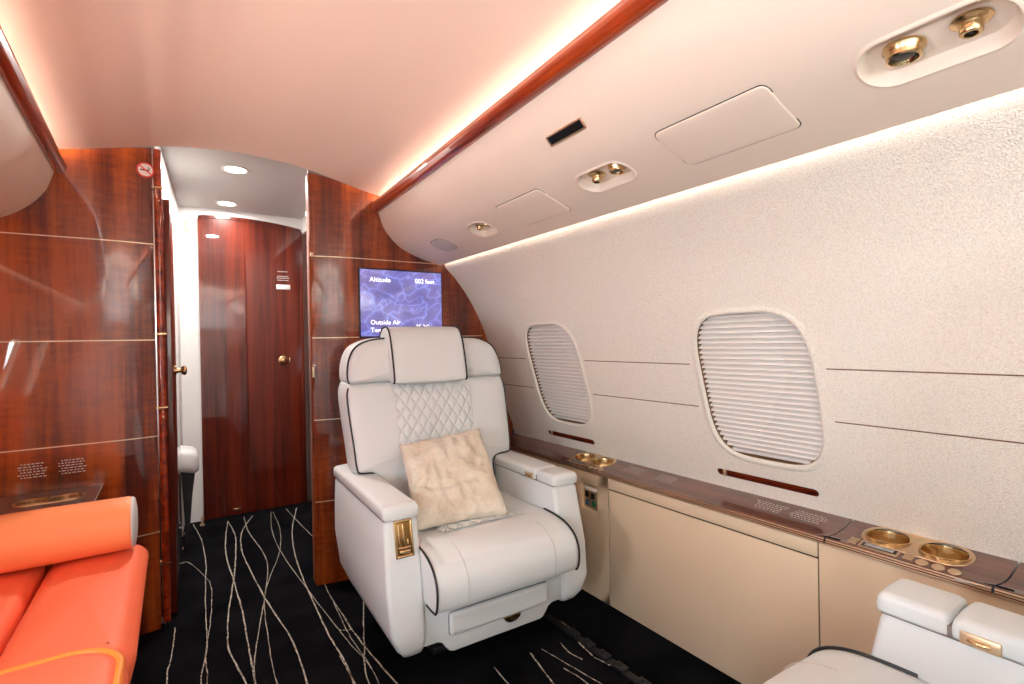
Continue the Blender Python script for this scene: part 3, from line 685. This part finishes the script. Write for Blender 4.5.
# ---------------------------------------------------------------- display and signs on the bulkheads
t = thing('wall_display', 'flat screen showing blue flight information on the right bulkhead', 'screen', (.945, 2.396, 1.29))
mb = MB(); mb.box(-.217, .217, -.004, .006, -.167, .167, .004); mb.build('screen_bezel', M['black'], t)
mb = MB(); mb.box(-.210, .210, -.0055, 0, -.160, .160, .001); scr = mb.build('screen_panel', M['screen'], t)
def T(x, z): return Matrix.Translation((x-.945, -.0062, z-1.29)) @ Matrix.Rotation(math.radians(90), 4, 'X')
for s_, x, z in (('Altitude', .780, 1.392), ('002 feet', 1.010, 1.394), ('Outside Air', .781, 1.187), ('Temperature', .781, 1.150), ('25.2C', 1.010, 1.165)):
    text_mesh(s_, .032 if z > 1.39 else .031, T(x, z), M['screen_text'], 'screen_text', scr, .0004)
t = thing('no_smoking_sign', 'small round red and white no smoking sticker high on the left bulkhead', 'sign', (-.080, bulk_y(-.08)-.002, 1.783), rz=.10)
mb = MB(); mb.lathe([(.029, 0), (.029, .0012), (.0235, .0016), (.0235, .0010)], 36, cap1=False, M=RX(0, 0, 0)); mb.build('red_ring', M['red'], t)
mb = MB(); mb.lathe([(.0236, 0), (.0236, .0009)], 36, M=RX(0, 0, 0)); mb.build('sign_face', M['sign_white'], t)
mb = MB(); mb.box(-.016, .013, -.0018, -.0008, -.003, .002); mb.box(.008, .010, -.0018, -.0008, .004, .013); mb.box(.012, .014, -.0018, -.0008, .003, .011); mb.build('cigarette_mark', M['black'], t)
mb = MB(); mb.box(-.023, .023, -.0022, -.0010, -.0025, .0025, M=Matrix.Rotation(math.radians(40), 4, 'Y')); mb.build('slash', M['red'], t)
for x0, x1, lab in ((-.457, -.381, 'left one of two small white printed notices low on the left bulkhead'), (-.352, -.276, 'right one of two small white printed notices low on the left bulkhead')):
    mb = MB(); xc = (x0+x1)/2
    print_rows(.678, xc, -.046, x1-x0, 6, lambda a, b: (b, 2.3985, a), mb)
    tag(mb.build('printed_notice', M['label_w'], smooth=False), lab, 'notice', 'printed notices on the left bulkhead')
# ---------------------------------------------------------------- seat track on the floor
t = thing('seat_track', 'dark metal seat track with fittings set in the carpet in front of the armchair', 'seat track', (1.215, 0, 0))
mb = MB(); mb.box(-.014, .014, .55, 1.62, .0, .006, .002); mb.build('track', M['dark_metal'], t)
for y in (1.46, 1.38, 1.30, 1.22, 1.12, 1.0):
    mb = MB(); mb.box(-.017, .017, y-.03, y+.02, .005, .014, .003); mb.lathe([(.007, .014), (.006, .018)], 12, M=Matrix.Translation((0, y, 0))); mb.build('track_fitting', M['dark_metal'], t)
# ---------------------------------------------------------------- side console and divan at left
t = thing('side_console', 'low glossy mahogany console between the orange bolster and the left bulkhead', 'console', (-.62, 2.25, 0))
mb = MB(); mb.box(-.43, .388, -.15, .145, 0, .582, .003); mb.build('console_body', M['wood'], t)
mb = MB(); holes = [{'out': superell(x, y, .039, .039, 2, 36)} for x, y in ((.227, .0), (.312, .0))]
sheet(mb, frange(-.43, .390, 16), frange(-.155, .146, 6), holes, lambda a, b: (a, b, .60))
mb.loft([[(.390, -.155, .60), (.390, .146, .60)], [(.394, -.155, .596), (.394, .146, .596)], [(.394, -.155, .583), (.394, .146, .583)]], closed=False, cap=False)
mb.loft([[(-.43, -.155, .60), (.390, -.155, .60)], [(-.43, -.158, .583), (.390, -.158, .583)]], closed=False, cap=False)
mb.build('console_top', M['wood_ledge'], t, angle=50)
mb = MB(); mb.tube([(.3935, -.155, .5985), (.3935, .145, .5985)], .0012, 6); mb.build('edge_inlay', M['label_w'], t)
fc = lambda x, y, d=0: (x, y, .60+d)
cup(-.393, 2.25, 'left brass cup holder in the console behind the orange bolster', fc, 1, .8)
cup(-.308, 2.25, 'right brass cup holder in the console behind the orange bolster', fc, 1, .8)
cup_plate(-.351, 2.25, .091, .045, 'satin brass plate round the cup holders behind the orange bolster', fc, cups=((-.393, 2.25), (-.308, 2.25)), r=.0375)
# bolster: cylinder across the divan with pale end disc
t = thing('bolster', 'apricot orange leather bolster with pale round end lying across the divan', 'bolster', (-.117, 1.975, .558))
mb = MB(); R_ = .079; secs = []
for x, r in ((-.80, .9), (-.79, 1), (-.6, 1.01), (-.4, 1.0), (-.2, 1.01), (-.06, 1.0), (-.012, .995), (-.004, .975), (0, .94)):
    secs.append([(x, R_*r*math.cos(a)*1.02, R_*r*math.sin(a)) for a in [2*math.pi*k/48 for k in range(48)]])
mb.loft(secs); mb.build('bolster_cover', M['orange_light'], t, angle=60)
mb = MB(); mb.lathe([(R_*.955, -.006), (R_*.96, .002), (R_*.90, .007), (R_*.6, .011), (.002, .013)], 48, M=RX(0, 0, 0, 'X')); mb.build('end_disc', M['white_leather'], t)
# divan
def cushion(x0, x1, y0, y1, z0, z1, r, crown=.012, n=16, ry=None):
    """soft box with rounded plan corners and crowned top"""
    mb = MB(); cx, cy, hx, hy = (x0+x1)/2, (y0+y1)/2, (x1-x0)/2, (y1-y0)/2; ry = ry or min(.07, hx*.8); secs = []
    for k in range(3): secs.append([(a, b, z0+(z1-r-z0)*k/2) for a, b in rrect(cx, cy, hx, hy, ry, 10)])
    for k in range(1, 9):
        a_ = math.radians(90*k/8); ins = r*(1-math.cos(a_)); secs.append([(a, b, z1-r+r*math.sin(a_)) for a, b in offset(rrect(cx, cy, hx, hy, ry, 10), -ins)])
    last = offset(rrect(cx, cy, hx, hy, ry, 10), -r)
    for k in range(1, 9):
        s_ = 1-k/8.5; secs.append([(cx+(a-cx)*s_, cy+(b-cy)*s_, z1+crown*(1-s_*s_)) for a, b in last])
    mb.loft(secs); return mb
t = thing('divan', 'orange leather divan along the left side with rounded seat cushions', 'sofa', (-.5, 1.4, 0))
def loc(mb): mb.v = [(x+.5-(max(0, .43-z)*.24 if x > -.2 else 0)-.012, y-1.4, z) for x, y, z in mb.v]; return mb
loc(cushion(-.318, -.066, 1.34, 2.085, .10, .468, .055, .006, ry=.05)).build('seat_cushion', M['orange'], t, angle=70)
loc(cushion(-.95, -.322, 1.34, 2.085, .10, .466, .03, .010, ry=.03)).build('seat_cushion', M['orange'], t, angle=70)
loc(cushion(-.95, -.075, .45, 1.375, .10, .486, .045, .010, ry=.11)).build('seat_cushion', M['orange'], t, angle=70)
pp = [(x, y, .476) for x, y in offset(rrect(-.5125, .9125, .4375, .4625, .11, 10), -.012)]
mb = MB(); mb.tube(pp, .0075, 10, closed=True); loc(mb).build('piping', M['amber'], t)
loc(MB().box(-.94, -.13, .47, 2.08, 0, .12, .01)).build('base', M['wood_dark'], t)
loc(cushion(-.94, -.76, .47, 1.88, .40, .86, .06, .01)).build('back_cushion', M['orange'], t, angle=70)
# ---------------------------------------------------------------- armchairs
def set_uv(o, fn):
    me = o.data; uv = me.uv_layers.new(name='uv')
    for lp_ in me.loops:
        c = me.vertices[lp_.vertex_index].co; uv.data[lp_.index].uv = fn(c)
def armchair(loc_, rz, sg, label):
    """sg = 1 faces -y, -1 faces +y (mirrored so that the latched arm stays on the window side)"""
    t = thing('armchair', label, 'armchair', loc_, 'white leather cabin armchairs', rz)
    def done(mb, name, m_, parent=None, **k):
        mb.v = [(x, sg*y, z) for x, y, z in mb.v]; return mb.build(name, m_, parent or t, **k)
    W, PI_, TH = M['white_leather'], M['piping'], M['thread']
    # arms
    for sx in (-1, 1):
        def lev(z, xo, xi, yf, yb, r=.016):
            o = rrect((xo+xi)/2, (yf+yb)/2, (xo-xi)/2, (yb-yf)/2, r, 5); return [(sx*x, y, z) for x, y in o]
        mb = MB()
        mb.loft([lev(.147, .326, .270, -.030, .44, .014), lev(.154, .328, .266, -.040, .47), lev(.18, .350, .262, -.055, .52), lev(.235, .372, .262, -.062, .58), lev(.35, .378, .262, -.046, .63), lev(.45, .375, .262, -.025, .64), lev(.545, .371, .262, -.005, .64), lev(.557, .366, .266, .001, .636)])
        done(mb, 'arm', W, angle=60)
        def capsec(y, h=1, ins=0):
            xo, xi, z0, z1 = .374-ins, .258+ins, .560, .560+.040*h
            pts = [(xi+.004, z0), (xo-.004, z0), (xo, z0+.006)]
            for k in range(7):
                a = math.radians(90*k/6); pts.append((xo-.016+.016*math.cos(a), z1-.014*h+.014*h*math.sin(a)))
            pts.append(((xo+xi)/2, z1+.003*h))
            for k in range(7):
                a = math.radians(90+90*k/6); pts.append((xi+.016+.016*math.cos(a), z1-.014*h+.014*h*math.sin(a)))
            pts.append((xi, z0+.006)); return [(sx*x, y, z) for x, z in pts]
        def capmesh(y0, y1):
            mb = MB(); S = [(y0, .55, .008), (y0+.003, .8, .003), (y0+.009, .95, .001), (y0+.018, 1, 0)]
            S += [(y, 1, 0) for y in frange(y0+.03, y1-.03, 6)]+[(y1-.012, 1, 0), (y1-.004, .95, .002), (y1, .85, .006)]
            mb.loft([capsec(y, h, i) for y, h, i in S]); return mb
        if sx < 0:
            done(capmesh(-.008, .65), 'arm_pad', W, angle=60)
            mb = MB(); xs = frange(.262, .370, 8); mb.tube([(-x, .014, .6025-.0015*abs(x-.316)/.05) for x in xs], .0009, 6); done(mb, 'stitching', TH)
            # buckle well on the front face
            def fy(z): return -.025+(z-.45)*.21-.001
            def P(mb, x0, x1, z0, z1, d0, d1, r=.002):
                bm = MB().box(x0, x1, -d1, -d0, z0, z1, r)
                mb.add([(x, y+fy(z), z) for x, y, z in bm.v], bm.f)
            mb = MB()
            for a in ((-.343, -.336, .449, .556), (-.292, -.285, .449, .556), (-.343, -.285, .449, .456), (-.343, -.285, .549, .556)): P(mb, *a, -.001, .005)
            buckle = done(mb, 'buckle_frame', M['brass'])
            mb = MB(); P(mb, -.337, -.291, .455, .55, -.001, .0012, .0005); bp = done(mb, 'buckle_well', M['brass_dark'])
            mb = MB(); P(mb, -.331, -.326, .475, .545, 0, .0045); P(mb, -.317, -.311, .480, .545, 0, .004); P(mb, -.334, -.293, .474, .480, 0, .006); P(mb, -.330, -.296, .459, .470, 0, .0055); P(mb, -.305, -.299, .48, .50, 0, .004)
            done(mb, 'buckle_latch', M['brass'])
        else:
            done(capmesh(-.008, .105), 'arm_lid', W, angle=60); done(capmesh(.108, .65), 'arm_pad', W, angle=60)
            mb = MB(); mb.box(.262, .360, .103, .110, .562, .580); done(mb, 'lid_gap', M['soft_gap'])
            mb = MB(); mb.box(.2535, .262, .122, .177, .560, .582, .002); done(mb, 'latch_plate', M['brass_soft'])
            mb = MB(); mb.tube([(.2535, .135, .571), (.251, .140, .571), (.2505, .149, .571), (.251, .158, .571), (.2535, .163, .571)], .0045, 10); done(mb, 'latch_button', M['brass'])
        mb = MB(); mb.loft([[(sx*.262, y, .5575), (sx*.371, y, .5575), (sx*.371, y, .5605), (sx*.262, y, .5605)] for y in (.001, .636)]); done(mb, 'arm_gap', M['soft_gap'])
    # seat cushion
    prof = catmull([(.46, .33), (.465, .40), (.45, .452), (.36, .456), (.2, .458), (.06, .463), (-.03, .458), (-.085, .444), (-.122, .420), (-.141, .385), (-.143, .345), (-.134, .312), (-.118, .302), (-.06, .302), (.1, .302), (.40, .305)], 5, True)
    ccx, ccz = .12, .38
    def ssec(x, ins, cr=0):
        o = offset(list(reversed(prof)), -ins) if False else [(a+(ccx-a)*ins*2.2 if a > -.2 else a, b+(ccz-b)*ins*9) for a, b in prof]
        return [(x, a-(.006*cr if a < -.06 else 0), b+(.008*cr if b > .43 else 0)) for a, b in o]
    S = [(-.2645, .018, 0), (-.2635, .009, 0), (-.259, .002, 0), (-.25, 0, .05)]
    S += [(x, 0, 1-(x/.25)**2) for x in frange(-.235, .235, 16)]+[(-a, b, c) for a, b, c in reversed(S)]
    mb = MB(); mb.loft([ssec(*q) for q in S]); seat = done(mb, 'seat_cushion', W, angle=70)
    nose = [p for p in prof[5*5:13*5+1]]
    for sx in (-1, 1):
        mb = MB(); mb.tube([(sx*.2620, a*1.004-.0015, b+.001) for a, b in nose], .0036, 8); done(mb, 'piping', PI_)
        mb = MB(); mb.tube([(sx*.162, a-.0048, b+.0045) for a, b in prof[6*5:12*5]], .0011, 6); done(mb, 'stitching', TH)
    mb = MB(); rows = []
    for y in frange(.035, .44, 12):
        row = []
        for x in frange(-.162, .162, 14):
            e = min(1, (min(.162-abs(x), y-.035)+.0005)/.012); row.append((x, y, .4605+(.006*math.exp(-((y-.05)/.10)**2))+.008*(1-(x/.25)**2)+.0045*math.sqrt(max(e, 0))))
        rows.append(row)
    mb.loft(rows, closed=False, cap=False); q = done(mb, 'quilted_seat_panel', M['quilt'], angle=80); set_uv(q, lambda c: (c.x, c.y))
    # skirt with foot-rest drawer
    P_ = [(-.263, .165), (-.222, .165), (-.203, .157), (-.192, .140), (-.178, .124), (-.165, .120), (.165, .120), (.178, .124), (.192, .140), (.203, .157), (.222, .165), (.263, .165), (.263, .335), (-.263, .335)]
    mb = MB(); cz = .24
    mb.loft([[(x, .02, z) for x, z in P_], [(x, -.036, z) for x, z in P_], [(x*.995, -.041, z+(cz-z)*.02) for x, z in P_], [(x*.985, -.043, z+(cz-z)*.05) for x, z in P_]])
    done(mb, 'skirt', W, angle=50)
    o = rrect(.006, .212, .187, .036, .010, 5); ff = lambda a, b, d_: (a, -.043-d_, b)
    mb = MB(); rings(mb, offset(o, .003), [(0, -.002), (.001, .0008)], ff); done(mb, 'drawer_gap', M['seam'])
    mb = MB(); rings(mb, o, [(0, -.002), (0, .006), (.002, .010), (.006, .013), (.012, .014)], ff); done(mb, 'footrest_drawer', W, angle=70)
    mb = MB(); mb.loft([[(.045+.032*math.cos(math.radians(a)), y, .176+.020*math.sin(math.radians(a))) for a in range(180, 361, 12)] for y in (-.056, -.050, -.040)]); done(mb, 'drawer_pull', M['brass'])
    # pedestal
    mb = MB(); mb.box(-.15, .15, .15, .50, .03, .16, .01); mb.box(-.16, .16, .14, .50, .006, .035, .008); mb.lathe([(.17, .15), (.17, .31)], 30, M=Matrix.Translation((0, .3, 0))); done(mb, 'pedestal', M['black'])
    mb = MB(); mb.box(-.262, .262, .02, .60, .165, .30); done(mb, 'seat_pan', M['black'])
    # backrest
    def bk(u, z, n): return (u*.99-.006, .490+(z-.95)*.20-n, z)
    half = [(.0, .43), (.25, .43), (.252, .52), (.256, .585), (.275, .604), (.315, .608), (.330, .622), (.336, .70), (.343, .78), (.348, .85), (.349, .90), (.342, .928), (.325, .937), (.20, .940), (0, .942)]
    wd_ = lambda a, b: a+.016*max(0, min(1, (.95-b)/.25))*(1 if b > .60 else 0)*(a > .2)
    pts = [(wd_(a, b), b) for a, b in half]+[(-a, b) for a, b in reversed(half[1:-1])]; out = catmull(pts, 4, True)
    def pad(out, steps, cx, cz, crown, n_end):
        mb = MB(); secs = [[bk(a, b, n) for a, b in offset(out, -i)] for i, n in steps]; last = offset(out, -steps[-1][0])
        for k in range(1, 10):
            s_ = 1-k/9.5; secs.append([bk(cx+(a-cx)*s_, cz+(b-cz)*s_, steps[-1][1]+crown*(1-s_**2.5)) for a, b in last])
        mb.loft(secs); return mb
    done(pad(out, [(.02, -.135), (.004, -.130), (-.010, -.110), (-.015, -.06), (-.008, -.02), (0, -.004), (.003, .003), (.009, .009), (.018, .014)], 0, .70, .014, 0), 'backrest', W, angle=80)
    def welt(pts_, n): mb = MB(); mb.tube(catmull([bk(a, b, n) if len((a, b)) == 2 else (a, b) for a, b in pts_], 5), .0036, 8); done(mb, 'piping', PI_)
    for sx in (-1, 1):
        welt([(sx*(wd_(a, b) if sx > 0 else a), b) for a, b in [(.254, .48), (.2545, .54), (.258, .585), (.276, .6035), (.315, .6075), (.331, .622), (.337, .70), (.344, .78), (.349, .85), (.350, .90), (.344, .926)]], -.001)
    mb = MB(); rows = []
    for z in frange(.47, .935, 16):
        w_ = .158+(z-.47)*.03; row = []
        for k in range(15):
            x = -w_+2*w_*k/14; e = min(1, (w_-abs(x)+.0005)/.014); row.append(bk(x, z, .021+.007*(1-(x/.33)**2)+.006*math.sqrt(e)-.020*max(0, (z-.88)/.055)**2))
        rows.append(row)
    mb.loft(rows, closed=False, cap=False); q = done(mb, 'quilted_back_panel', M['quilt'], angle=80); set_uv(q, lambda c: (c.x, c.z))
    # shoulder wings
    hs = [(0, .946), (.20, .944), (.322, .942), (.341, .950), (.343, .985), (.333, 1.035), (.308, 1.078), (.266, 1.102), (.212, 1.113), (.10, 1.115), (0, 1.115)]
    pts = hs+[(-a, b) for a, b in reversed(hs[1:-1])]; out = catmull(pts, 4, True)
    done(pad(out, [(.02, -.140), (.006, -.137), (-.003, -.12), (-.006, -.07), (-.004, -.02), (0, 0), (.002, .010), (.008, .019), (.018, .027)], 0, 1.02, .010, 0), 'shoulder_wing', W, angle=80)
    for sx in (-1, 1): welt([(sx*a, b) for a, b in [(.335, .944), (.3435, .952), (.345, .985), (.335, 1.036), (.310, 1.080), (.267, 1.104), (.212, 1.115), (.165, 1.117)]], .004)
    # head rest
    def hsec(u, k=0):
        u -= .018
        P = [(.035, .936), (.066, .938), (.078, .949), (.080, 1.00), (.076, 1.07), (.068, 1.12), (.052, 1.150), (.022, 1.162), (-.015, 1.158), (-.048, 1.140), (-.068, 1.112), (-.072, 1.08), (-.03, 1.05), (.0, .98)]
        c = catmull(P, 4, True); return [bk(u, b+(1.04-b)*k, a+(.02-a)*k) for a, b in c]
    mb = MB(); U = [(-.154, .14), (-.1525, .06), (-.149, .02), (-.143, 0)]
    mb.loft([hsec(u-.014, k) for u, k in U]+[hsec(u, -.02*(1-(u/.15)**2)) for u in frange(-.128, .128, 10)]+[hsec(-u, k) for u, k in reversed(U)]); done(mb, 'headrest', W, angle=80)
    for sx in (-1, 1):
        P = [(.066, .938), (.079, .951), (.081, 1.00), (.077, 1.07), (.069, 1.12), (.053, 1.151), (.022, 1.163), (-.015, 1.159), (-.048, 1.141), (-.068, 1.113)]
        mb = MB(); mb.tube(catmull([bk(sx*.1515-.018-(.014 if sx < 0 else 0), b, a) for a, b in P], 5), .0036, 8); done(mb, 'piping', PI_)
    return t
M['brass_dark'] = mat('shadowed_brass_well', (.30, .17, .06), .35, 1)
armchair((.886, 1.484, 0), math.radians(-1.8), 1, 'white leather armchair with black piping facing the viewer, a plush pillow on its seat')
armchair((.884, .436, -.006), 0, -1, 'white leather armchair cut off at the lower right corner, only arm and seat edge seen')
# ---------------------------------------------------------------- pillow
BL, BR, TL, TR = Vector((.646, 1.583, .464)), Vector((.990, 1.540, .464)), Vector((.690, 1.822, .705)), Vector((1.025, 1.805, .735))
nrm = ((BR-BL).cross(TL-BL)).normalized()
if nrm.y > 0: nrm = -nrm
mb = MB(); n = 40; T_ = .052; grid = {}
for side in (1, -1):
    vs = []; fs = []
    for i in range(n+1):
        for j in range(n+1):
            u = -1+2*i/n; v = -1+2*j/n
            pin = lambda a, b: a*(1-.055*(1-b*b)*abs(a)**3)
            uu, vv = pin(u, v), pin(v, u)
            s_, t_ = (uu+1)/2, (vv+1)/2
            p = BL*(1-s_)*(1-t_)+BR*s_*(1-t_)+TL*(1-s_)*t_+TR*s_*t_
            h = ((1-u**4)*(1-v**4))**.55
            w1 = noise.noise(Vector((u*2.1+5, v*2.1, side*3)))*.022+noise.noise(Vector((u*6+2, v*4, 9+side)))*.011
            edge = noise.noise(Vector((u*9, v*9, 4)))*.004
            cr = .010*math.exp(-((v+.28+.25*u-.12*math.sin(3*u))/.06)**2)*(1 if side > 0 else 0)
            p = p+nrm*(side*(T_*h)+h*(w1-cr)+.018)+(TL-BL).normalized()*edge*(1-h)
            vs.append(p)
    for i in range(n):
        for j in range(n):
            a = i*(n+1)+j; fs.append((a, a+n+1, a+n+2, a+1))
    mb.add(vs, fs)
mb.v = [(x-.84, y-1.6, z-.47) for x, y, z in mb.v]
pl = mb.build('pillow', M['plush'], angle=180); pl.location = (.84, 1.6, .47)
tag(pl, 'square cream plush pillow leaning on the back of the far white armchair', 'pillow')
